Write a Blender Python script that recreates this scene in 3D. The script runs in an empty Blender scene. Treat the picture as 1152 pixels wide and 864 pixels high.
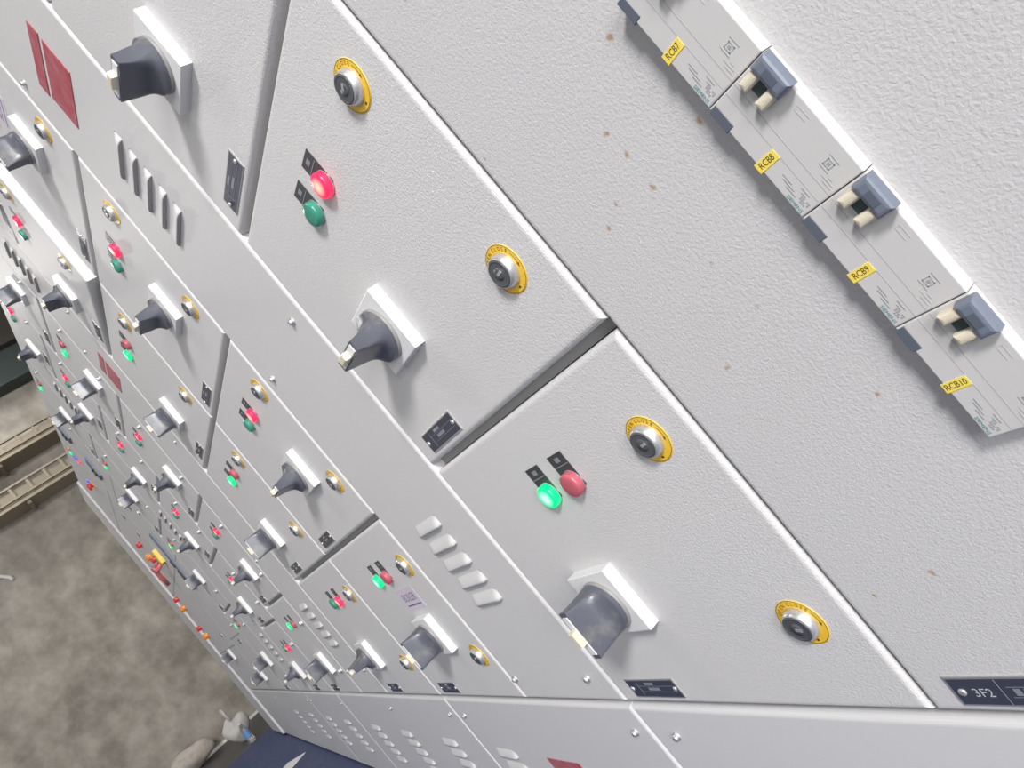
import bpy, bmesh, math, random
from mathutils import Matrix, Vector
random.seed(7)
SC = bpy.context.scene
COL = SC.collection
FZ = 0.886                     # eye height above the floor; panel heights below are given relative to the eye, in mm

# ------------------------------------------------------------------ camera
cam_d = bpy.data.cameras.new('camera')
cam = bpy.data.objects.new('camera', cam_d); COL.objects.link(cam)
cam_d.sensor_width = 36.0
cam_d.lens = 835.635 / 1152 * 36.0
cam_d.clip_start = 0.01; cam_d.clip_end = 100
right = Vector((0.39316134, 0.65868332, -0.64152977))
up = -Vector((-0.34707311, -0.53978633, -0.76692306))
back = -Vector((-0.85144842, 0.52418223, 0.01638815))
m = Matrix((right, up, back)).transposed().to_4x4()
m.translation = Vector((0, -0.405, FZ))
cam.matrix_world = m
SC.camera = cam

# ------------------------------------------------------------------ world, light, exposure
w = bpy.data.worlds.new('world'); SC.world = w; w.use_nodes = True
bg = w.node_tree.nodes['Background']
bg.inputs[0].default_value = (0.93, 0.96, 1.0, 1); bg.inputs[1].default_value = 0.34
def area(name, loc, target, sx, sy, energy, col=(1, 1, 1)):
    d = bpy.data.lights.new(name, 'AREA'); d.shape = 'RECTANGLE'; d.size = sx; d.size_y = sy; d.energy = energy; d.color = col
    o = bpy.data.objects.new(name, d); COL.objects.link(o); o.location = loc
    o.rotation_euler = (Vector(target) - Vector(loc)).to_track_quat('-Z', 'Y').to_euler()
    return o
area('window_daylight', (5.75, -3.3, 5.0), (-1.5, 0.0, 0.9), 1.5, 1.2, 820, (1.0, 0.985, 0.97))
area('added_side_light', (5.9, -2.5, 1.5), (-2.0, -0.6, 1.2), 1.9, 2.3, 260, (1.0, 0.985, 0.97))  # soft side light added through an unseen doorway to brighten edges
area('tube_light_far', (-8.3, -0.9, 5.3), (-8.4, -0.9, 0), 0.12, 1.2, 75, (1.0, 0.97, 0.93))
area('added_fill_near', (-2.2, -2.4, 5.15), (-2.2, -2.3, 0), 1.2, 0.12, 25, (1.0, 0.98, 0.95))  # unseen ceiling lamp added for general fill
SC.view_settings.view_transform = 'Standard'; SC.view_settings.look = 'None'
SC.view_settings.gamma = 1; SC.view_settings.use_curve_mapping = False
SC.view_settings.exposure = 0.06

# ------------------------------------------------------------------ materials
MATS = {}
def mat(name, col, rough=0.5, metal=0.0, emit=None, es=0.0, spec=0.5, bump=None, var=None, trans=0.0):
    mt = bpy.data.materials.new(name); mt.use_nodes = True; MATS[name] = mt
    nt = mt.node_tree; b = nt.nodes['Principled BSDF']
    b.inputs['Base Color'].default_value = (*col, 1); b.inputs['Roughness'].default_value = rough
    b.inputs['Metallic'].default_value = metal
    b.inputs['Specular IOR Level'].default_value = spec
    if trans: b.inputs['Transmission Weight'].default_value = trans
    if emit: b.inputs['Emission Color'].default_value = (*emit, 1); b.inputs['Emission Strength'].default_value = es
    if bump or var:
        tc = nt.nodes.new('ShaderNodeTexCoord')
    if bump:
        sc_, st, dist = bump
        n = nt.nodes.new('ShaderNodeTexNoise'); n.inputs['Scale'].default_value = sc_; n.inputs['Detail'].default_value = 2
        n.inputs['Distortion'].default_value = 0.6
        bp = nt.nodes.new('ShaderNodeBump'); bp.inputs['Strength'].default_value = st; bp.inputs['Distance'].default_value = dist
        nt.links.new(tc.outputs['Object'], n.inputs['Vector']); nt.links.new(n.outputs['Fac'], bp.inputs['Height'])
        nt.links.new(bp.outputs['Normal'], b.inputs['Normal'])
    if var:
        vs, c2, lo, hi = var
        n2 = nt.nodes.new('ShaderNodeTexNoise'); n2.inputs['Scale'].default_value = vs; n2.inputs['Detail'].default_value = 6
        n2.inputs['Roughness'].default_value = 0.62
        r = nt.nodes.new('ShaderNodeValToRGB')
        r.color_ramp.elements[0].position = lo; r.color_ramp.elements[1].position = hi
        r.color_ramp.elements[0].color = (*col, 1); r.color_ramp.elements[1].color = (*c2, 1)
        nt.links.new(tc.outputs['Object'], n2.inputs['Vector']); nt.links.new(n2.outputs['Fac'], r.inputs['Fac'])
        nt.links.new(r.outputs['Color'], b.inputs['Base Color'])
    return mt
GREY = (0.60, 0.59, 0.592)
mat('paint', GREY, 0.52, bump=(360, 0.55, 0.0012))
mat('paint_far', GREY, 0.52)
mat('paint_base', (0.62, 0.615, 0.62), 0.42)
pw = mat('paint_worn', (0.575, 0.565, 0.57), 0.5, bump=(380, 0.38, 0.0012))  # tone a little darker than GREY for dimmer light on this door
def add_specks(mt):
    # rust specks and a dark chip here and there: spots with a shape of their own
    nt = mt.node_tree; b = nt.nodes['Principled BSDF']; tc = next(n for n in nt.nodes if n.type == 'TEX_COORD')
    prev = None
    for sc_, thr, wth, colr, seed in ((34.0, 0.035, 0.07, (0.40, 0.30, 0.20), 3.1), (23.0, 0.022, 0.02, (0.12, 0.11, 0.11), 9.7)):
        mp = nt.nodes.new('ShaderNodeMapping'); mp.inputs['Location'].default_value = (seed, seed * 2, seed)
        nz = nt.nodes.new('ShaderNodeTexNoise'); nz.inputs['Scale'].default_value = 160
        mixv = nt.nodes.new('ShaderNodeVectorMath'); mixv.operation = 'MULTIPLY_ADD'
        mixv.inputs[1].default_value = (0.006,) * 3
        v = nt.nodes.new('ShaderNodeTexVoronoi'); v.inputs['Scale'].default_value = sc_
        nt.links.new(tc.outputs['Object'], mp.inputs['Vector'])
        nt.links.new(mp.outputs['Vector'], nz.inputs['Vector'])
        nt.links.new(nz.outputs['Color'], mixv.inputs[0]); nt.links.new(mp.outputs['Vector'], mixv.inputs[2])
        nt.links.new(mixv.outputs['Vector'], v.inputs['Vector'])
        # only some cells carry a speck
        sep = nt.nodes.new('ShaderNodeSeparateColor'); nt.links.new(v.outputs['Color'], sep.inputs['Color'])
        sel = nt.nodes.new('ShaderNodeMath'); sel.operation = 'GREATER_THAN'; sel.inputs[1].default_value = 0.62
        nt.links.new(sep.outputs[0], sel.inputs[0])
        r = nt.nodes.new('ShaderNodeMapRange'); r.inputs['From Min'].default_value = thr + wth; r.inputs['From Max'].default_value = thr
        nt.links.new(v.outputs['Distance'], r.inputs['Value'])
        mu = nt.nodes.new('ShaderNodeMath'); mu.operation = 'MULTIPLY'
        nt.links.new(r.outputs['Result'], mu.inputs[0]); nt.links.new(sel.outputs[0], mu.inputs[1])
        mx = nt.nodes.new('ShaderNodeMix'); mx.data_type = 'RGBA'
        mx.inputs['A'].default_value = (0.575, 0.565, 0.57, 1); mx.inputs['B'].default_value = (*colr, 1)
        if prev: nt.links.new(prev, mx.inputs['A'])
        nt.links.new(mu.outputs[0], mx.inputs['Factor']); prev = mx.outputs['Result']
    nt.links.new(prev, b.inputs['Base Color'])
add_specks(pw)
mat('gasket', (0.36, 0.365, 0.37), 0.7)
mat('plate_white', (0.70, 0.70, 0.71), 0.35)
mat('slate', (0.085, 0.092, 0.115), 0.33, var=(30, (0.19, 0.18, 0.165), 0.52, 0.75))  # beige noise in the colour stands in for dust and reflections
mat('slate_clean', (0.10, 0.115, 0.15), 0.4)
mat('toggle_blue', (0.15, 0.175, 0.225), 0.4)
mat('knob_base_grey', (0.26, 0.255, 0.25), 0.35)
mat('cream', (0.66, 0.60, 0.47), 0.4)
mat('yellow', (0.80, 0.50, 0.035), 0.35)
mat('yellow_label', (0.85, 0.66, 0.10), 0.45)
mat('ink_dark', (0.05, 0.045, 0.03), 0.6)
mat('ink_grey', (0.22, 0.23, 0.26), 0.6)
mat('ink_lightgrey', (0.42, 0.42, 0.44), 0.6)
mat('ink_white', (0.25, 0.26, 0.30), 0.5)
mat('ink_print', (0.5, 0.5, 0.54), 0.5)
mat('ink_soft', (0.33, 0.335, 0.36), 0.6)
mat('ink_teal', (0.06, 0.27, 0.29), 0.5)
mat('ink_purple', (0.16, 0.11, 0.22), 0.6)
mat('sticker', (0.60, 0.55, 0.63), 0.5)
mat('chrome', (0.66, 0.66, 0.67), 0.34, 0.75)
mat('chrome_dark', (0.13, 0.135, 0.145), 0.35, 0.5)
mat('nameplate', (0.045, 0.05, 0.072), 0.35)
mat('aluminium', (0.55, 0.55, 0.56), 0.35, 0.7)
mat('legend_black', (0.045, 0.045, 0.05), 0.4)
mat('danger_red', (0.42, 0.085, 0.105), 0.4, var=(45, (0.44, 0.20, 0.22), 0.40, 0.75))
mat('breaker_white', (0.56, 0.55, 0.545), 0.35)
mat('breaker_line', (0.40, 0.40, 0.41), 0.5)
mat('window_dark', (0.035, 0.06, 0.06), 0.2)
mat('red_off', (0.46, 0.10, 0.13), 0.25)
mat('green_off', (0.045, 0.25, 0.18), 0.22)
mat('amber', (0.80, 0.28, 0.05), 0.3)
mat('tag_pink', (0.60, 0.16, 0.19), 0.4)
mat('stop_red', (0.62, 0.05, 0.06), 0.35)
mat('concrete', (0.22, 0.20, 0.172), 0.9, var=(2.9, (0.44, 0.405, 0.36), 0.34, 0.68), bump=(30, 0.3, 0.01))
mat('floor_concrete', (0.30, 0.285, 0.26), 0.8, var=(3, (0.38, 0.36, 0.34), 0.35, 0.7))
mat('blue_mat', (0.026, 0.045, 0.135), 0.6, var=(6, (0.05, 0.068, 0.14), 0.4, 0.75))
mat('black_rubber', (0.025, 0.027, 0.032), 0.35)
mat('tray_beige', (0.30, 0.26, 0.20), 0.6, 0.1)
mat('beam_green', (0.035, 0.048, 0.045), 0.7)
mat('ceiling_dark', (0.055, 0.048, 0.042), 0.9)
mat('bag_white', (0.52, 0.50, 0.48), 0.6)
mat('paper_white', (0.75, 0.75, 0.75), 0.6)
mat('sack', (0.50, 0.45, 0.41), 0.8, var=(14, (0.36, 0.32, 0.29), 0.45, 0.7))
mat('clear_plastic', (0.85, 0.9, 0.95), 0.08, trans=0.85)
mat('bottle_blue', (0.15, 0.30, 0.62), 0.3)
mat('lamp_white', (0.8, 0.8, 0.8), 0.5, emit=(1, 0.97, 0.92), es=4)
mat('wall_paint', (0.62, 0.61, 0.58), 0.8)
def lit(name, edge, core, es):
    mt = bpy.data.materials.new(name); mt.use_nodes = True; MATS[name] = mt
    nt = mt.node_tree; b = nt.nodes['Principled BSDF']; b.inputs['Roughness'].default_value = 0.25
    b.inputs['Base Color'].default_value = (*[c * 0.5 for c in edge], 1)
    tc = nt.nodes.new('ShaderNodeTexCoord'); sp = nt.nodes.new('ShaderNodeSeparateXYZ')
    nt.links.new(tc.outputs['Object'], sp.inputs[0])
    cb = nt.nodes.new('ShaderNodeCombineXYZ'); nt.links.new(sp.outputs[0], cb.inputs[0]); nt.links.new(sp.outputs[2], cb.inputs[2])
    ln = nt.nodes.new('ShaderNodeVectorMath'); ln.operation = 'LENGTH'; nt.links.new(cb.outputs[0], ln.inputs[0])
    r = nt.nodes.new('ShaderNodeMapRange'); r.inputs['From Min'].default_value = 0.003; r.inputs['From Max'].default_value = 0.0115
    nt.links.new(ln.outputs['Value'], r.inputs['Value'])
    mx = nt.nodes.new('ShaderNodeMix'); mx.data_type = 'RGBA'; mx.inputs['A'].default_value = (*core, 1); mx.inputs['B'].default_value = (*edge, 1)
    nt.links.new(r.outputs['Result'], mx.inputs['Factor']); nt.links.new(mx.outputs['Result'], b.inputs['Emission Color'])
    b.inputs['Emission Strength'].default_value = es
lit('red_on', (1.0, 0.025, 0.10), (1.5, 0.75, 0.50), 1.0)
lit('green_on', (0.0, 0.72, 0.22), (0.65, 1.0, 0.95), 1.1)
lit('blue_on', (0.10, 0.08, 1.0), (0.3, 0.3, 1.0), 0.9)

# ------------------------------------------------------------------ mesh helpers (panel coordinates in mm: x right, h out of the panel, z up)
def V(x, h, z): return (x / 1000.0, -h / 1000.0, z / 1000.0)
class MB:
    def __init__(s): s.v = []; s.f = []; s.mi = []; s.sm = []; s.mats = []
    def m(s, name):
        if name not in s.mats: s.mats.append(name)
        return s.mats.index(name)
    def face(s, idx, mt, smooth=False):
        s.f.append(idx); s.mi.append(s.m(mt)); s.sm.append(smooth)
    def box(s, x0, x1, h0, h1, z0, z1, mt):
        b = len(s.v)
        s.v += [V(x, h, z) for h in (h0, h1) for z in (z0, z1) for x in (x0, x1)]
        for q in ((0, 2, 3, 1), (4, 5, 7, 6), (0, 1, 5, 4), (2, 6, 7, 3), (0, 4, 6, 2), (1, 3, 7, 5)):
            s.face([b + i for i in q], mt)
        return s
    def rings(s, rings, mt, cap0=False, cap1=True, smooth=True, capmt=None):
        # rings: list of equally long closed loops of (x,h,z), ordered outward
        n = len(rings[0]); b = len(s.v)
        for r in rings: s.v += [V(*p) for p in r]
        for k in range(len(rings) - 1):
            for i in range(n):
                j = (i + 1) % n
                s.face([b + k * n + i, b + k * n + j, b + (k + 1) * n + j, b + (k + 1) * n + i], mt, smooth)
        if cap0: s.face([b + i for i in range(n)][::-1], mt)
        if cap1: s.face([b + (len(rings) - 1) * n + i for i in range(n)], capmt or mt)
        return s
    def lathe(s, prof, mt, n=28, cx=0, cz=0, cap1=True, smooth=True, capmt=None):
        return s.rings([[(cx + r * math.cos(2 * math.pi * i / n), h, cz + r * math.sin(2 * math.pi * i / n)) for i in range(n)] for r, h in prof], mt, False, cap1, smooth, capmt)
    def rbox(s, x0, x1, h0, h1, z0, z1, r, mt, seg=3):
        # box with rounded front edges
        rs = []
        prof = [(0, h0), ] + [(r - r * math.cos(a), h1 - r + r * math.sin(a)) for a in [math.pi / 2 * i / seg for i in range(seg + 1)]]
        for ins, h in prof: rs.append([(x0 + ins, h, z0 + ins), (x1 - ins, h, z0 + ins), (x1 - ins, h, z1 - ins), (x0 + ins, h, z1 - ins)])
        return s.rings(rs, mt, True, True, False)
    def tube(s, pts, r, mt, n=10):
        # round bar through pts given in panel mm
        P = [Vector((p[0], p[1], p[2])) for p in pts]; rs = []
        for i, p in enumerate(P):
            d = (P[min(i + 1, len(P) - 1)] - P[max(i - 1, 0)]).normalized()
            a = d.cross(Vector((0.3, 0.2, 0.93))).normalized(); c = d.cross(a)
            rs.append([tuple(p + r * (a * math.cos(2 * math.pi * k / n) + c * math.sin(2 * math.pi * k / n))) for k in range(n)])
        return s.rings(rs, mt, True, True, True)
    def text(s, body, size, mt, x, z, h, rot=0.0, sx=1.0):
        vs, fs = text_data(body)
        b = len(s.v); c, q = math.cos(rot), math.sin(rot)
        for (u, v) in vs:
            u *= size * sx; v *= size
            s.v.append(V(x + u * c - v * q, h, z + u * q + v * c))
        for f in fs: s.face([b + i for i in f], mt)
        return s
    def mesh(s, name):
        me = bpy.data.meshes.new(name); me.from_pydata(s.v, [], s.f)
        for n in s.mats: me.materials.append(MATS[n])
        me.polygons.foreach_set('material_index', s.mi); me.polygons.foreach_set('use_smooth', s.sm)
        me.update()
        bm = bmesh.new(); bm.from_mesh(me); bmesh.ops.recalc_face_normals(bm, faces=bm.faces); bm.to_mesh(me); bm.free()
        return me
_T = {}
def text_data(body):
    if body not in _T:
        cu = bpy.data.curves.new('txt', 'FONT'); cu.body = body; cu.size = 1; cu.align_x = 'CENTER'; cu.align_y = 'CENTER'; cu.resolution_u = 2
        ob = bpy.data.objects.new('txt', cu); COL.objects.link(ob)
        dg = bpy.context.evaluated_depsgraph_get(); me = bpy.data.meshes.new_from_object(ob.evaluated_get(dg))
        vs = [(v.co.x, v.co.y) for v in me.vertices]; fs = [tuple(p.vertices) for p in me.polygons]
        bpy.data.objects.remove(ob); bpy.data.meshes.remove(me); bpy.data.curves.remove(cu)
        _T[body] = (vs, fs)
    return _T[body]
def obj(name, me, parent=None, loc=(0, 0, 0), rot=None):
    o = bpy.data.objects.new(name, me); COL.objects.link(o)
    o.parent = parent; o.location = loc
    if rot: o.rotation_euler = rot
    return o
def at(x, z, h=0): return V(x, h, z)
def thing(name, label, cat, x, z, group=None, h=0):
    o = obj(name, None, None, (x / 1000, -h / 1000, z / 1000 + FZ)); o.empty_display_size = 0.05
    tag(o, label, cat, group); return o
def tag(o, label, cat, group=None):
    o['label'] = label; o['category'] = cat
    if group: o['group'] = group
    return o

# ------------------------------------------------------------------ the room
def struct(name, mb, kind='structure'):
    o = obj(name, mb.mesh(name)); o['kind'] = kind; return o
FL = 0.0; E = FZ * 1000
def room():
    def B(name, x0, x1, y0, y1, z0, z1, mt):      # metres
        return struct(name, MB().box(x0 * 1000, x1 * 1000, -y1 * 1000, -y0 * 1000, z0 * 1000, z1 * 1000, mt))
    B('floor', -10.4, 6.2, -4.6, 2.4, -0.1, 0.0, 'floor_concrete')
    B('wall_far', -10.0, -9.8, -4.6, 2.4, 0.0, 6.2, 'concrete')
    B('wall_behind_switchboard', -9.8, 6.2, 2.2, 2.4, 0.0, 6.2, 'wall_paint')
    B('ceiling', -10.0, 6.2, -4.6, 2.4, 6.2, 6.35, 'ceiling_dark')
    B('trim_1', -9.8, -9.765, -2.6, 2.2, 0.0, 0.03, 'plate_white')
    # end wall behind the camera with the daylight window in it
    mb = MB()
    for (y0, y1, z0, z1) in ((-4.6, -4.1, 0, 6.2), (-1.5, 2.4, 0, 6.2), (-4.1, -3.5, 0, 4.3), (-3.5, -1.5, 2.7, 4.3), (-4.1, -1.5, 5.7, 6.2), (-2.5, -1.5, 4.3, 5.7)):
        mb.box(6000, 6200, -y1 * 1000, -y0 * 1000, z0 * 1000, z1 * 1000, 'wall_paint')
    struct('wall_near', mb)
    wf = MB()
    for (y0, y1, z0, z1) in ((-4.1, -4.04, 4.3, 5.7), (-2.56, -2.5, 4.3, 5.7), (-4.04, -2.56, 4.3, 4.36), (-4.04, -2.56, 5.64, 5.7)):
        wf.box(6060, 6120, -y1 * 1000, -y0 * 1000, z0 * 1000, z1 * 1000, 'plate_white')
    wn = struct('window_1', wf)
    obj('pane', MB().box(6086, 6092, 2560, 4040, 4360, 5640, 'clear_plastic').mesh('pane'), wn)
    df = MB()  # frame of the unseen doorway added to carry the side light
    for (y0, y1, z0, z1) in ((-3.5, -3.42, 0, 2.7), (-1.58, -1.5, 0, 2.7), (-3.42, -1.58, 2.62, 2.7)):
        df.box(6050, 6150, -y1 * 1000, -y0 * 1000, z0 * 1000, z1 * 1000, 'beam_green')
    struct('added_door_frame', df)
    # painted steel beam before the far wall; dark box above added to darken it
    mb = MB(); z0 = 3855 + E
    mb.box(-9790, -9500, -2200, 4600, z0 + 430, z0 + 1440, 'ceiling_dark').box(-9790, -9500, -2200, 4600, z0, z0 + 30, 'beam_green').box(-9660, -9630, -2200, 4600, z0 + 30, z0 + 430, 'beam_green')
    b = obj('roof_beam', mb.mesh('roof_beam')); tag(b, 'dark green painted steel beam with added dark band above, high on the far concrete wall', 'beam')
    B('floor_mat_strip', -9.7, -7.75, -1.6, 0.4, 0.0, 0.006, 'black_rubber')
room()
bpy.data.objects['floor_mat_strip'].name = 'rubber_strip'
rs = bpy.data.objects['rubber_strip']; del rs['kind']
tag(rs, 'black rubber sheet on the floor against the far wall', 'mat')
mm = obj('floor_mat', MB().rbox(-7750, 2600, 0, 6, -1500, 40, 3, 'blue_mat').mesh('floor_mat'), None, (0, 0, 0.0), (math.radians(-90), 0, 0))
tag(mm, 'dark blue insulating rubber mat along the foot of the switchboard', 'mat')
mm.rotation_euler = (math.radians(-90), 0, 0)

# ------------------------------------------------------------------ shared device meshes
def door_mesh(wd, ht, mt, dep=20, r=7):
    return MB().rbox(-wd, 0, -dep, 0, 0, ht, r, mt, 5).mesh('door')
def housing_mesh(wd, ht):
    return MB().box(-wd + .5, -.5, -430, -20.5, .5, ht - .5, 'gasket').mesh('housing')
M = {}
# rotary switch: square mounting plate, round knob base, blade knob, padlock tab (blade along x; turned 90 degrees for the off position)
M['switch_plate'] = MB().rbox(-43, 43, 0, 15, -43, 43, 1.2, 'plate_white', 2).mesh('rotary_switch')
M['knob_base'] = MB().lathe([(34, 15), (34, 18), (33, 19.5)], 'knob_base_grey', 36).mesh('knob_base')
def knob():
    n = 64; rs = []
    for h, a, b, e in ((19.5, 33, 33, 2), (25, 33, 33, 2), (27, 32.6, 29, 2.1), (30, 32.2, 22, 2.6), (35, 31.6, 16.5, 4), (42, 31, 13.2, 8), (52, 31, 10.8, 14), (61, 32, 8.8, 16), (67, 33, 7.6, 16)):
        r = []
        for i in range(n):
            t = 2 * math.pi * i / n; c, s = math.cos(t), math.sin(t)
            r.append((a * math.copysign(abs(c) ** (2 / e), c), h, b * math.copysign(abs(s) ** (2 / e), s)))
        rs.append(r)
    return MB().rings(rs, 'slate', True, True, True).mesh('knob')
M['knob'] = knob(); M['knob'].set_sharp_from_angle(angle=math.radians(32))
M['tip_insert'] = MB().rbox(-27, 27, 66.5, 68.2, -5.2, 5.2, .5, 'plate_white', 1).mesh('tip_insert')
M['padlock_tab'] = MB().rbox(-10, 10, 67, 76, -5.0, 5.0, 2.2, 'cream', 3).mesh('padlock_tab')
def rotary_switch(parent, x, z, horizontal):
    p = obj('rotary_switch', M['switch_plate'], parent, at(x, z))
    rt = (0, 0 if horizontal else math.radians(90), 0)
    obj('knob_base', M['knob_base'], p)
    obj('knob', M['knob'], p, rot=rt); obj('tip_insert', M['tip_insert'], p, rot=rt); obj('padlock_tab', M['padlock_tab'], p, rot=rt)
    return p
# pilot lamp
M['bezel'] = MB().lathe([(15.2, 0), (15.2, 1.2), (14.6, 1.6)], 'knob_base_grey', 28).mesh('pilot_lamp')
for c in ('red_on', 'green_on', 'red_off', 'green_off', 'blue_on', 'amber'):
    M['lens_' + c] = MB().lathe([(14.9, 1.4), (14.8, 7.4), (14.2, 9.6), (12, 10.6), (7, 11.2), (2.5, 11.4)], c, 28).mesh('lens')
lg = MB().box(-15, 15, 0, 1, -8, 37, 'legend_black').box(-14, 14, 1, 1.3, 21.5, 22.4, 'ink_white').box(-4.5, 4.5, 1, 1.2, 26.5, 32.5, 'ink_grey')
M['legend'] = lg.mesh('legend_plate')
def pilot_lamp(parent, x, z, c, legend=True):
    p = obj('pilot_lamp', M['bezel'], parent, at(x, z))
    obj('lens', M['lens_' + c], p)
    if legend: obj('legend_plate', M['legend'], p)
    return p
# door lock with the round yellow OPEN / CLOSE label
M['lock_label'] = MB().lathe([(25, 0), (25, .7), (24.7, .9)], 'yellow', 48).mesh('door_lock')
lt = MB()
n = 64
lt.rings([[((24.4 if k else 23.9) * math.cos(2 * math.pi * i / n), 1.05, (24.4 if k else 23.9) * math.sin(2 * math.pi * i / n)) for i in range(n)] for k in (0, 1)], 'ink_dark', False, False, False)
for s_, a0, a1 in (('OPEN', 140, 103), ('CLOSE', 83, 32)):
    for i, ch in enumerate(s_):
        a = math.radians(a0 + (a1 - a0) * i / (len(s_) - 1))
        lt.text(ch, 5.6, 'ink_dark', 20.4 * math.cos(a), 20.4 * math.sin(a), 1.1, a - math.pi / 2, .9)
for k in range(8):
    a, b = math.radians(20 - 4 * k), math.radians(20 - 4 * (k + 1))
    q = len(lt.v); lt.v += [V(r * math.cos(t), 1.1, r * math.sin(t)) for r, t in ((20.1, a), (20.7, a), (20.7, b), (20.1, b))]; lt.face([q, q + 1, q + 2, q + 3], 'ink_dark')
a = math.radians(-12); q = len(lt.v)
lt.v += [V(18.9 * math.cos(a), 1.1, 18.9 * math.sin(a)), V(21.9 * math.cos(a), 1.1, 21.9 * math.sin(a)), V(20.2 * math.cos(a - .2), 1.1, 20.2 * math.sin(a - .2))]; lt.face([q, q + 1, q + 2], 'ink_dark')
lt.box(-1.5, 1.5, .95, 1.1, -21.5, -19.5, 'ink_dark')
M['lock_text'] = lt.mesh('lettering')
M['barrel'] = MB().lathe([(17.2, .9), (17.2, 2.5), (16.2, 6), (15.0, 9.2), (13.8, 10)], 'chrome', 36, capmt='chrome_dark').mesh('lock_barrel')
M['keyway'] = MB().lathe([(13.2, 9.9), (13.2, 10.3), (11.6, 10.5), (11.2, 9.6), (6.5, 9.6), (6.3, 10.6), (3, 10.8)], 'chrome_dark', 28).box(-1.2, 5.5, 10.5, 11.6, -1.4, 1.4, 'chrome').mesh('key_slot')
def door_lock(parent, x, z, rot=0):
    p = obj('door_lock', M['lock_label'], parent, at(x, z), (0, rot, 0))
    obj('lettering', M['lock_text'], p); obj('lock_barrel', M['barrel'], p); obj('key_slot', M['keyway'], p, rot=(0, random.uniform(-.6, .9), 0))
M['stud'] = MB().lathe([(9, 0), (9, 1.5), (7.2, 3), (7, 9), (5, 11)], 'chrome', 20).box(-1, 1, 11, 11.5, -5, 5, 'chrome_dark').mesh('quarter_turn_lock')
M['screw'] = MB().lathe([(6.5, 0), (6.5, 1.2), (4.6, 2), (4.6, 5.5), (3, 6.8)], 'chrome', 14).box(-.7, .7, 6.7, 7.1, -2.8, 2.8, 'chrome_dark').mesh('screw')
# nameplate
def nameplate_mesh(wd=110, ht=30, txt=None):
    mb = MB().rbox(-wd / 2, wd / 2, 0, 1.4, -ht / 2, ht / 2, .5, 'aluminium', 1).box(-wd / 2 + 2.2, wd / 2 - 2.2, 1.4, 1.7, -ht / 2 + 2.2, ht / 2 - 2.2, 'nameplate')
    return mb.mesh('nameplate')
M['nameplate'] = nameplate_mesh()
tl = MB().box(-30, 48, 1.7, 1.9, 3.9, 4.4, 'ink_grey').box(-30, 48, 1.7, 1.9, -5.2, -4.7, 'ink_grey').box(-30.5, -30, 1.7, 1.9, -10, 10, 'ink_grey')
for k in range(5):
    tl.box(-12 + k * 4, -9.4 + k * 4, 1.7, 1.9, 6, 10, 'ink_white')
    tl.box(-10 + k * 5, -6.6 + k * 5, 1.7, 1.9, -2.6, 1.8, 'ink_white')
M['name_text'] = tl.mesh('lettering')
M['name_screw'] = MB().lathe([(3.4, 1.7), (3.2, 3.0), (1.8, 3.6)], 'chrome', 12).mesh('screw')
def nameplate(parent, x, z):
    p = obj('nameplate', M['nameplate'], parent, at(x, z)); obj('lettering', M['name_text'], p)
    for sx in (-1, 1): obj('screw', M['name_screw'], p, at(sx * 48, 0))
# pressed louvre
def louvre(L=104, hgt=20, dep=7.5):
    mb = MB(); nu, nv = 13, 6; g = []
    for i in range(nu):
        u = -1 + 2 * i / (nu - 1); u = math.copysign(1 - (1 - abs(u)) ** 1.5, u) if abs(u) < 1 else u
        e = max(0, abs(u) * L / 2 - (L / 2 - 16)) / 16
        tp = math.sqrt(max(0, 1 - e * e))
        g.append([(u * L / 2, dep * tp * math.sin(v / (nv - 1) * math.pi / 2), hgt / 2 - hgt * v / (nv - 1)) for v in range(nv)])
    b = len(mb.v)
    for r in g: mb.v += [V(*p) for p in r]
    for i in range(nu - 1):
        for v in range(nv - 1):
            mb.face([b + i * nv + v, b + (i + 1) * nv + v, b + (i + 1) * nv + v + 1, b + i * nv + v + 1], 'paint_far', True)
    q = len(mb.v)
    for r in g: mb.v.append(V(r[-1][0], 0, r[-1][2]))
    for i in range(nu - 1):
        mb.face([b + i * nv + nv - 1, b + (i + 1) * nv + nv - 1, q + i + 1, q + i], 'gasket', False)
    return mb.mesh('louvre')
M['louvre'] = louvre()
M['red_plate_small'] = MB().rbox(-71, 71, 0, 1.5, -14, 14, .6, 'danger_red', 1).mesh('danger_plate')
M['red_plate_big'] = MB().rbox(-67, 67, 0, 1.5, -34, 34, .6, 'danger_red', 1).mesh('danger_plate')

# ------------------------------------------------------------------ compartments
DM = {}
def cell(name, label, cat, xr, xl, zb, zt, mt='paint', group=None, gap=(11, .5), ajar=0):
    """an enclosed switchboard unit: housing + door; local origin at the lower right corner of the unit"""
    t = thing(name, label, cat, xr, zb, group)
    wd, ht = xr - xl, zt - zb
    k = (wd, ht, mt, gap)
    if k not in DM: DM[k] = (door_mesh(wd - 3, ht - gap[0] - gap[1], mt), housing_mesh(wd, ht))
    d = obj('door', DM[k][0], t, at(-1.5, gap[0]))
    obj('housing', DM[k][1], t)
    host = t
    if ajar:
        # the door stands slightly open, hinged on its far side: door and everything on it turn about the hinge
        d.location = at(-wd + 1.5, gap[0]); d.rotation_euler = (0, 0, -ajar)
        d.data = door_mesh(wd - 3, ht - gap[0] - gap[1], mt, 48); d.data.transform(Matrix.Translation((wd / 1000 - .003, 0, 0)))
    return t, d
ROWW = {'A': 'bottom', 'B': 'second-from-bottom', 'C': 'third-from-bottom', 'D': 'fourth-from-bottom', 'E': 'fifth-from-bottom', 'F': 'top'}
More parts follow.
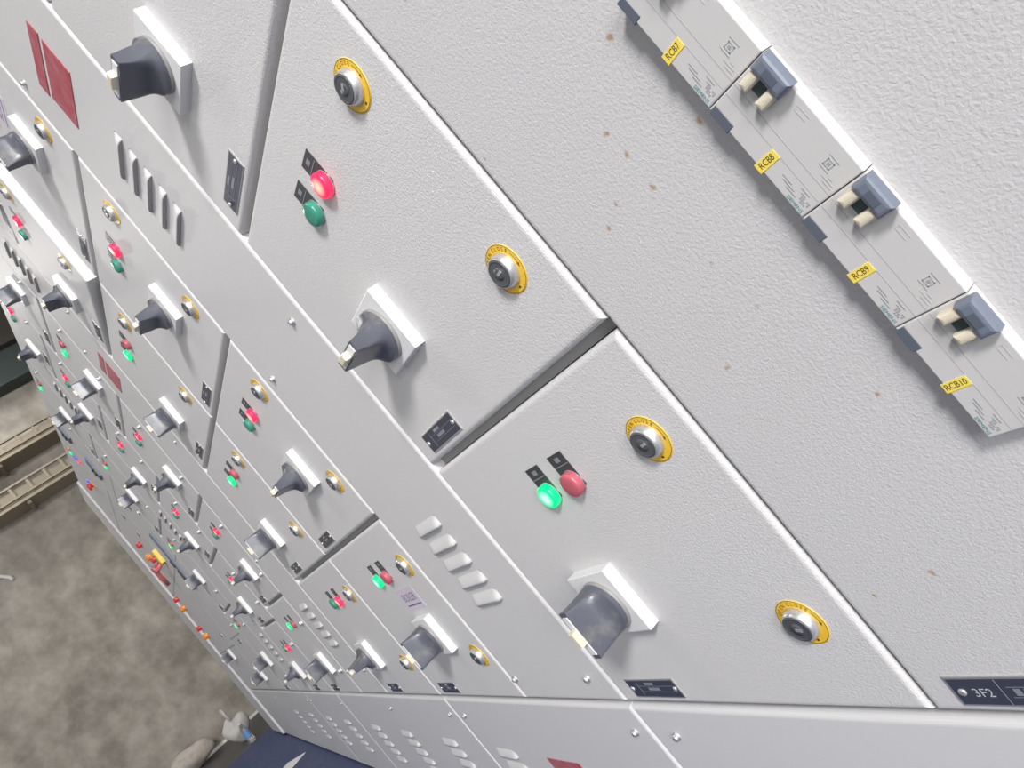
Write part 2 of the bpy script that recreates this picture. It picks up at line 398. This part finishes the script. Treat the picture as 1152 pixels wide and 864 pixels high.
def feeder(col, xr, xl, row, zb, zt, state, cfg, colword, sticker=None, ajar=0):
    lampw = 'lit red lamp' if state == 'R' else 'lit green lamp'
    hw = 'level handle' if state == 'R' else 'upright handle'
    lab = f'{ROWW[row]} compartment of {colword}, {lampw}, {hw}'
    if ajar: lab = f'{ROWW[row]} compartment of {colword}, door ajar, lit red lamp'
    t, d = cell('switch_compartment', lab, 'switch compartment', xr, xl, zb, zt, cfg.get('mt', 'paint_far'), f'switch compartments of {colword}', gap=(1.5 if row == 'A' else 11, .5), ajar=ajar)
    host = t
    x0 = 0.0; zz = zt - zb
    before = set(t.children)
    if cfg['lock'] == 'ring':
        door_lock(t, -cfg['ring'], zz - 96, cfg.get('ringrot', 0)); door_lock(t, -cfg['ring'], 104, random.uniform(-.15, .15))
    else:
        for z in (zz - 110, 100): obj('quarter_turn_lock', M['stud'], t, at(-cfg['ring'], z))
    lz = zz - cfg.get('lampz', 100)
    pilot_lamp(t, -cfg['lamp'], lz, 'red_on' if state == 'R' else 'red_off')
    pilot_lamp(t, -cfg['lamp'] - cfg['pitch'], lz, 'green_off' if state == 'R' else 'green_on')
    rotary_switch(t, -cfg['hand'], cfg.get('handz', 168), state == 'R')
    nameplate(t, -cfg['plate'], 27 if row == 'A' else 36)
    if sticker:
        sx, sz = sticker
        p = obj('sticker', MB().rbox(-57, 57, 0, .4, -26, 26, .1, 'sticker', 1).mesh('sticker'), t, at(sx, sz))
        obj('lettering', MB().text('BOILER', 26, 'ink_purple', 2, 3, .55, 0, .95).box(-42, 46, .4, .55, -16, -13, 'ink_purple').mesh('lettering'), p)
    if ajar:
        wd = xr - xl
        piv = Matrix.Translation(Vector(at(-wd + 1.5, 0))); rotm = piv @ Matrix.Rotation(-ajar, 4, 'Z') @ piv.inverted()
        for c in t.children:
            if c not in before: c.matrix_basis = rotm @ c.matrix_basis
    return t
X1, X2, X3, X4, X5, X6, X7, X8, X9, X10, X11, X12, X13 = -478, -962, -1299, -1784, -2270, -2605, -3092, -3577, -3930, -4415, -5120, -6600, -7300
ROWS = {'A': (-423, -10), 'B': (-10, 408), 'C': (408, 838), 'D': (838, 1258), 'E': (1258, 1706)}
C1 = dict(lock='ring', ring=60, lamp=208, pitch=57, hand=308, plate=388, mt='paint')
C3 = dict(lock='ring', ring=53, lamp=184, pitch=65, hand=174, plate=378)
C4 = dict(lock='ring', ring=55, lamp=178, pitch=72, hand=300, plate=350, handz=146)
C6 = dict(lock='stud', ring=40, lamp=175, pitch=80, hand=174, plate=378, handz=142)
C7 = dict(lock='stud', ring=44, lamp=178, pitch=82, hand=378, plate=300, handz=127, lampz=118)
C9 = dict(lock='stud', ring=60, lamp=258, pitch=66, hand=233, plate=380, handz=218, lampz=90)
w1, w3, w4 = 'the nearest switch column', 'the second switch column', 'the third switch column'
w6, w7, w9 = 'the fourth switch column', 'the fifth switch column', 'the sixth switch column'
for row, st in zip('ABCD', 'GRRR'): feeder('C1', X1, X2, row, *ROWS[row], st, C1, w1)
for row, st in zip('ABCDE', 'GRRGR'):
    feeder('C3', X3, X4, row, *ROWS[row], st, C3, w3, sticker={'A': (-168, 252), 'D': (-190, 275)}.get(row))
for row, st in zip('ABCDE', 'RGGRR'): feeder('C4', X4, X5, row, *ROWS[row], st, C4, w4, ajar=math.radians(2.6) if row == 'D' else 0)
for row, st in zip('ABCDE', 'GRRGG'): feeder('C6', X6, X7, row, *ROWS[row], st, C6, w6)
for k, row in enumerate('ABCDEF'):
    z0 = -423 + k * 354.8; feeder('C7', X7, X8, row, z0, z0 + 354.8, 'R', C7, w7)
for k, row in enumerate('ABCD'):
    z0 = -423 + k * 532.2; feeder('C9', X9, X10, row, z0, z0 + 532.2, 'G', C9, w9)

# ------------------------------------------------------------------ cable alleys with louvres, warning plates and screws
def louvres(parent, x, z, n=5, dz=36):
    for k in range(n): obj('louvre', M['louvre'], parent, at(x, z - k * dz))
def alley(label, xr, xl, vents, reds, screws, zb=-423, zt=1706):
    t, d = cell('cable_chamber', label, 'cable chamber', xr, xl, zb, zt, 'paint_far' if xr < -1500 else 'paint', gap=(1.5, 2))
    mid = (xl - xr) / 2
    for z in vents: louvres(t, mid + 4, z - zb)
    for z in reds:
        obj('danger_plate', M['red_plate_small'], t, at(mid, z + 57 - zb)); obj('danger_plate', M['red_plate_big'], t, at(mid + 2, z - zb))
    for x, z in screws: obj('screw', M['screw'], t, at(x - xr, z - zb))
    return t
alley('tall grey cable chamber with ten louvres and red plates beside the nearest switch column', X2, X3, (699, -67), (847,), ((-1012, 292), (-1248, 292), (-1262, 975), (-1018, -378), (-1276, -376)))
alley('tall grey cable chamber with louvres between the third and fourth switch columns', X5, X6, (1370, -75), (845,), ((-2330, 545), (-2330, 1050), (-2320, 130), (-2560, 130), (-2320, -330), (-2560, -330), (-2540, 1000)))
t8 = alley('narrow grey cable chamber with louvres between the fifth and sixth switch columns', X8, X9, (1400, 640, -85), (), ((-3630, 820), (-3630, 430), (-3870, 430), (-3630, -10)))
# the nearest chamber, right of the picture, worn paint
tn, dn = cell('cable_chamber', 'worn rust-specked grey door nearest the camera that carries the four breakers', 'cable chamber', 140, X1, -423, 1706, 'paint_worn', gap=(1.5, 2))
p = obj('nameplate', nameplate_mesh(310, 29), tn, at(-445 + 155 - 140, -398 + 423))
lb = MB().text('3F2', 11.5, 'ink_print', -129, -1, 1.9)
lb.box(-113.5, -113, 1.7, 1.9, -12, 12, 'ink_grey').box(-108, 150, 1.7, 1.9, 4.6, 5.0, 'ink_grey').box(-108, 150, 1.7, 1.9, -5.2, -4.8, 'ink_grey')
for k in range(16): lb.box(-104 + k * 8, -99 + k * 8, 1.7, 1.85, -3.2, 3.2, 'ink_grey')
obj('lettering', lb.mesh('lettering'), p)
for x in (-146, 148): obj('screw', M['name_screw'], p, at(x, 0))

# ------------------------------------------------------------------ residual current breakers set in the nearest door
HB = 84.6
def breaker_meshes():
    b = MB().rbox(-271.5, -225, 0.05, 10.5, .35, HB - .35, .8, 'breaker_white', 2)
    prt = MB()
    for x in (-257, -249.5): prt.box(x, x + .35, 10.5, 10.62, 1, HB - 1, 'breaker_line')
    # printed marks: small rating lines, the ring-in-square symbol, an outlined box
    def strip(x, z0, z1, wd=.7, mt='ink_soft'): prt.box(x, x + wd, 10.5, 10.65, z0, z1, mt)
    for x, z0, z1 in ((-266.2, 12, 20), (-264.5, 15, 25), (-262.8, 19, 27), (-259.5, 7, 14), (-261.5, 8, 12)): strip(x, z0, z1)
    for i in range(5):
        for j in range(3):
            if (i * 3 + j) % 4: prt.box(-266 + j * 1.5, -264.9 + j * 1.5, 10.5, 10.65, 3 + i * 1.5, 4.1 + i * 1.5, 'ink_soft')
    for x, z0, z1 in ((-247, 3, 10), (-245, 4, 13), (-243, 6, 9)): strip(x, z0, z1, .6, 'ink_lightgrey')
    for x in (-241.8, -233.5): strip(x, 11, 19, .5)
    for r in ((-240, -235.2, 17.2, 17.8), (-240, -235.2, 12.4, 13), (-240, -239.4, 12.4, 17.8), (-235.8, -235.2, 12.4, 17.8), (-238.6, -236.6, 14, 16.2)):
        prt.box(r[0], r[1], 10.5, 10.65, r[2], r[3], 'ink_soft')
    for x in (-232.6, -229.6): strip(x, 41, 50, .35, 'ink_lightgrey')
    prt.box(-232.6, -229.3, 10.5, 10.62, 50, 50.3, 'ink_lightgrey')
    prt.text('SIEMENS', 3.1, 'ink_teal', -269.0, 9.2, 10.7, -math.pi / 2, 1.15)
    tab = MB().rbox(-273.2, -266.3, 2, 10.9, HB - 18, HB - 1.2, .5, 'slate_clean', 1)
    tog = MB().rbox(-232.5, -221, 10.5, 19, HB - 25, HB - 1.5, 3, 'toggle_blue', 3).box(-229.6, -224.6, 19, 19.3, HB - 18, HB - 9, 'slate_clean')
    win = MB().box(-242, -232.5, 10.5, 13, HB - 18.5, HB - 9, 'window_dark')
    hook = MB().rbox(-244.5, -231.5, 10.5, 17.5, -3.6, 3.6, 2.8, 'cream', 3)
    return b.mesh('earth_leakage_breaker'), prt.mesh('printing'), tab.mesh('release_tab'), tog.mesh('toggle'), win.mesh('flag_window'), hook.mesh('toggle_hook')
BM = breaker_meshes()
words = {7: 'uppermost', 8: 'second from the top', 9: 'third from the top', 10: 'lowest'}
for i, nmb in enumerate((7, 8, 9, 10)):
    zb = 57.2 - i * HB
    o = obj('earth_leakage_breaker', BM[0], None, (0, 0, zb / 1000 + FZ))
    tag(o, f'white breaker with yellow label RCB{nmb} set in the rust-specked door, {words[nmb]}', 'breaker', 'breakers in a vertical row')
    obj('printing', BM[1], o); obj('release_tab', BM[2], o)
    tg = obj('toggle', BM[3], o); obj('flag_window', BM[4], tg)
    for z in (HB - 6.5, HB - 20.5): obj('toggle_hook', BM[5], tg, at(0, z))
    lbm = MB().rbox(-8, 8, 10.5, 10.9, -3.4, 3.4, .1, 'yellow_label', 1)
    lp = obj('marking_label', lbm.mesh('marking_label'), o, at(-265, HB - 46))
    obj('lettering', MB().text(f'RCB{nmb}', 5.9, 'ink_dark', 0, 0, 11.0, 0, .82).mesh('lettering'), lp)

# ------------------------------------------------------------------ incoming breaker columns at the far end
def incomer():
    t, d = cell('incomer_panel', 'grey incoming breaker panel with slate breaker fronts and coloured lamps', 'switch panel', X10, X11, -423, 1706, 'paint_far', gap=(6, 2))
    def fr(x, z0, z1, wd=150, h=30):
        o = obj('breaker_front', MB().rbox(-wd / 2, wd / 2, 0, h, 0, z1 - z0, 6, 'toggle_blue', 2).box(-wd * .3, wd * .3, h, h + 6, (z1 - z0) * .2, (z1 - z0) * .35, 'ink_dark').box(-wd * .3, wd * .3, h, h + 6, (z1 - z0) * .42, (z1 - z0) * .52, 'ink_dark').mesh('breaker_front'), t, at(x - X10, z0 + 423))
        return o
    fr(-4690, 330, 735, 95, 14); fr(-4830, 1190, 1330, 110, 14); fr(-4860, 1480, 1600, 110, 14)
    for z in (930, -60): nameplate(t, -300, z + 423)
    rotary_switch(t, -470, 130, False)
    for z in (40, 830, 1420): obj('quarter_turn_lock', M['stud'], t, at(-60, z + 423))
    for z in (-20, 520, 1080): obj('door_split', MB().box(-700, -5, 0, .6, -5, 5, 'gasket').mesh('door_split'), t, at(0, z + 423))
    t2, d2 = cell('incomer_panel', 'grey end panel column with red and amber stop buttons and a yellow tag', 'switch panel', X11, X12, -423, 1706, 'paint_far', gap=(6, 2))
    L = lambda x, z, c: pilot_lamp(t2, x - X11, z + 423, c, False)
    for x, z, c in ((-5330, 1590, 'amber'), (-5400, 1575, 'green_on'), (-5360, 1525, 'blue_on'), (-5330, 1478, 'red_on'), (-5800, 1462, 'blue_on'), (-5900, 1455, 'red_on')): L(x, z, c)
    ym = MB().lathe([(34, 0), (34, 3)], 'yellow', 24).lathe([(15, 3), (15, 18), (26, 20), (28, 26), (24, 33), (12, 37)], 'stop_red', 24).mesh('stop_button')
    ra = MB().lathe([(26, 0), (26, 10), (22, 34), (12, 37)], 'amber', 24).mesh('push_button'); rb = MB().lathe([(22, 0), (22, 8), (19, 30), (10, 33)], 'stop_red', 24).mesh('push_button')
    for x, z in ((-5720, 770), (-6020, 640), (-6330, 385), (-6330, 115)): obj('amber_button', ra, t2, at(x - X11, z + 423))
    for x, z in ((-5750, 880), (-5560, 715), (-5620, 670), (-6330, 470), (-6400, 195)): obj('red_button', rb, t2, at(x - X11, z + 423))
    obj('stop_button', ym, t2, at(-5700 - X11, 1395 + 423))
    p = obj('lockout_tag', MB().rbox(-55, 55, 0, 25, -50, 50, 3, 'yellow_label', 1).mesh('lockout_tag'), t2, at(-5180 - X11, 660 + 423))
    obj('shackle', MB().tube([(0, 25, -40), (-40, 60, -60), (-110, 70, -20), (-170, 60, -80), (-230, 50, -150)], 13, 'tag_pink').mesh('shackle'), p)
    for z in (1180, 520, -60): obj('door_split', MB().box(-1475, -5, 0, .6, -5, 5, 'gasket').mesh('door_split'), t2, at(0, z + 423))
    for z in (1040, 890, 40): nameplate(t2, -300, z + 423)
    rotary_switch(t2, -560, 320, False)
    t3, d3 = cell('end_panel', 'blank grey end panel farthest along the switchboard', 'switch panel', X12, X13, -866, 1706, 'paint_far', gap=(6, 2))
    t3.location.y = -0.016
incomer()

# ------------------------------------------------------------------ base covers
def base(label, xr, xl, vents, screws, red=None):
    t, d = cell('base_cover', label, 'base cover', xr, xl, -866, -423, 'paint_base', 'base covers along the floor', gap=(4, 7))
    for x in vents: louvres(t, x - xr, -578 + 866)
    for x in screws: obj('screw', M['screw'], t, at(x - xr, -478 + 866))
    if red: obj('danger_plate', M['red_plate_big'], t, at(red[0] - xr, red[1] + 866))
base('plain grey base cover below the nearest switch column and the rust-specked door', 140, -967, (), (-906, -420))
base('grey base cover with red plate and louvres below the second switch column', -967, X4, (-1650,), (-1008, -1730), (-1372, -604))
base('grey louvred base cover below the third and fourth switch columns', X4, -3092, (-2034, -2446, -2845), (-1830, -2384))
base('grey louvred base cover below the fifth switch column', -3092, -3900, (-3337, -3755), (-3140, -3850))
base('grey louvred base cover at the far end of the switchboard', -3900, X12, (-4258, -4768), (-3960, -5200))
pl_ = obj('plinth', MB().box(-7480, 130, -430, -12, -886, -866.5, 'black_rubber').mesh('plinth'), None, (0, 0, FZ))
tag(pl_, 'low dark plinth under the whole grey switchboard', 'plinth')

# ------------------------------------------------------------------ far wall: two ladder cable trays, white conduit end
def tray(label, z, hgt, x):
    t = thing('cable_tray', label, 'cable tray', x, z, 'ladder cable trays on the far wall')
    y0, y1 = -2100, 2600      # panel h values: negative is behind the switchboard front
    for zz, nm in ((0, 'rail'), (hgt, 'rail')):
        obj(nm, MB().box(-25, 25, y0, y1, zz, zz + 22, 'tray_beige').mesh('rail'), t)
    obj('shadow_channel', MB().box(-396, 60, y0, y1, -75, -45, 'tray_beige').mesh('shadow_channel'), t)  # channel deepened back to the wall to cast the shadow band below
    obj('back_sheet', MB().box(-120, -112, y0, y1, -75, hgt, 'tray_beige').mesh('back_sheet'), t)
    rm = MB().box(-20, 20, -14, 14, 22, hgt, 'tray_beige').mesh('rung')
    hh = y0 + 90
    while hh < y1:
        obj('rung', rm, t, at(0, 0, hh)); hh += 185
    for hh in (-900, 300, 1500): obj('bracket', MB().box(-399, 0, hh, hh + 40, -110, -76, 'tray_beige').mesh('bracket'), t)
tray('beige ladder cable tray high on the far concrete wall, upper of two', 3120, 110, -9400)
tray('beige ladder cable tray high on the far concrete wall, lower of two', 2615, 140, -9400)
cd_ = obj('conduit', MB().tube([(-9770, 1300, 2110), (-9770, 960, 2090), (-9770, 905, 2030), (-9770, 890, 1985)], 22, 'paper_white', 12).mesh('conduit'), None, (0, 0, FZ))
tag(cd_, 'short white conduit end on the far concrete wall', 'conduit')

# ------------------------------------------------------------------ odds and ends on the floor by the far wall
def blob(name, mt, rx, ry, rz, seed, sub=3, amp=.25):
    bm = bmesh.new(); bmesh.ops.create_icosphere(bm, subdivisions=sub, radius=1)
    rnd = random.Random(seed); ks = [(Vector((rnd.uniform(-3, 3), rnd.uniform(-3, 3), rnd.uniform(-3, 3))), rnd.uniform(0, 6)) for _ in range(9)]
    for v in bm.verts:
        s = 1 + amp * sum(math.sin(k.dot(v.co) * 1.3 + ph) for k, ph in ks) / 4
        v.co = Vector((v.co.x * rx * s, v.co.y * ry * s, max(-.98, v.co.z) * rz * (s if v.co.z > -.5 else 1)))
    me = bpy.data.meshes.new(name); 
    for f in bm.faces: f.smooth = True
    bm.to_mesh(me); bm.free(); me.materials.append(MATS[mt]); return me
g = obj('plastic_bag', blob('plastic_bag', 'bag_white', .10, .09, .13, 3, 4, .5), None, (-8.35, -0.19, 0.136)); tag(g, 'crumpled white plastic bag on the floor beside the end panel', 'bag')
for k in (-1, 1): obj('bag_handle', MB().tube([(30 * k, 0, 120), (45 * k, 10, 190), (20 * k, 12, 250), (5 * k, 5, 180)], 14, 'bag_white', 8).mesh('bag_handle'), g)
g = obj('sack', blob('sack', 'sack', .15, .24, .13, 11), None, (-9.5, -0.66, 0.135)); tag(g, 'pale dusty sack slumped against the foot of the far wall', 'sack')
bt = thing('water_bottle', 'clear plastic bottle with blue label standing beside the white bag', 'bottle', -7900, -880, h=165)
obj('bottle_body', MB().rings([[(r * math.cos(2 * math.pi * i / 20), r * math.sin(2 * math.pi * i / 20), z) for i in range(20)] for r, z in ((32, 0), (34, 6), (34, 130), (30, 150), (14, 185), (13, 200))], 'clear_plastic', True, True).mesh('bottle_body'), bt)
obj('bottle_label', MB().rings([[(r * math.cos(2 * math.pi * i / 20), r * math.sin(2 * math.pi * i / 20), z) for i in range(20)] for r, z in ((35, 60), (35, 115))], 'bottle_blue', False, False).mesh('bottle_label'), bt)
obj('bottle_cap', MB().rings([[(r * math.cos(2 * math.pi * i / 16), r * math.sin(2 * math.pi * i / 16), z) for i in range(16)] for r, z in ((15, 190), (15, 208), (13, 211))], 'paper_white', True, True).mesh('bottle_cap'), bt)
ps = obj('paper_sheet', MB().rbox(-110, 110, 0, 3, -90, 90, .5, 'paper_white', 1).mesh('paper_sheet'), None, (-5.42, -0.19, 0.0065), (math.radians(-90), 0, .5))
tag(ps, 'white card lying on the blue mat at the foot of the base covers', 'card')

# ------------------------------------------------------------------ ceiling tube lights (out of view; the one above the aisle is added fill)
for x, y in ((-8.3, -0.9), (-2.2, -2.4)):
    t = thing('tube_light', 'long white tube light under the ceiling ' + ('near the far wall' if x < -5 else 'above the aisle, added as fill'), 'light', x * 1000, 5200 - E, 'tube lights')
    t.location = (x, y, 5.35); t.rotation_euler = (0, 0, math.radians(90) if x < -5 else 0)
    obj('housing', MB().rbox(-640, 640, -60, 60, 30, 90, 4, 'plate_white', 1).mesh('housing'), t)
    obj('tube', MB().tube([(-600, 0, 10), (600, 0, 10)], 14, 'lamp_white').mesh('tube'), t)
    obj('drop_rod', MB().tube([(-400, 0, 90), (-400, 0, 1000)], 6, 'aluminium').mesh('drop_rod'), t)
    obj('drop_rod', MB().tube([(400, 0, 90), (400, 0, 1000)], 6, 'aluminium').mesh('drop_rod'), t)
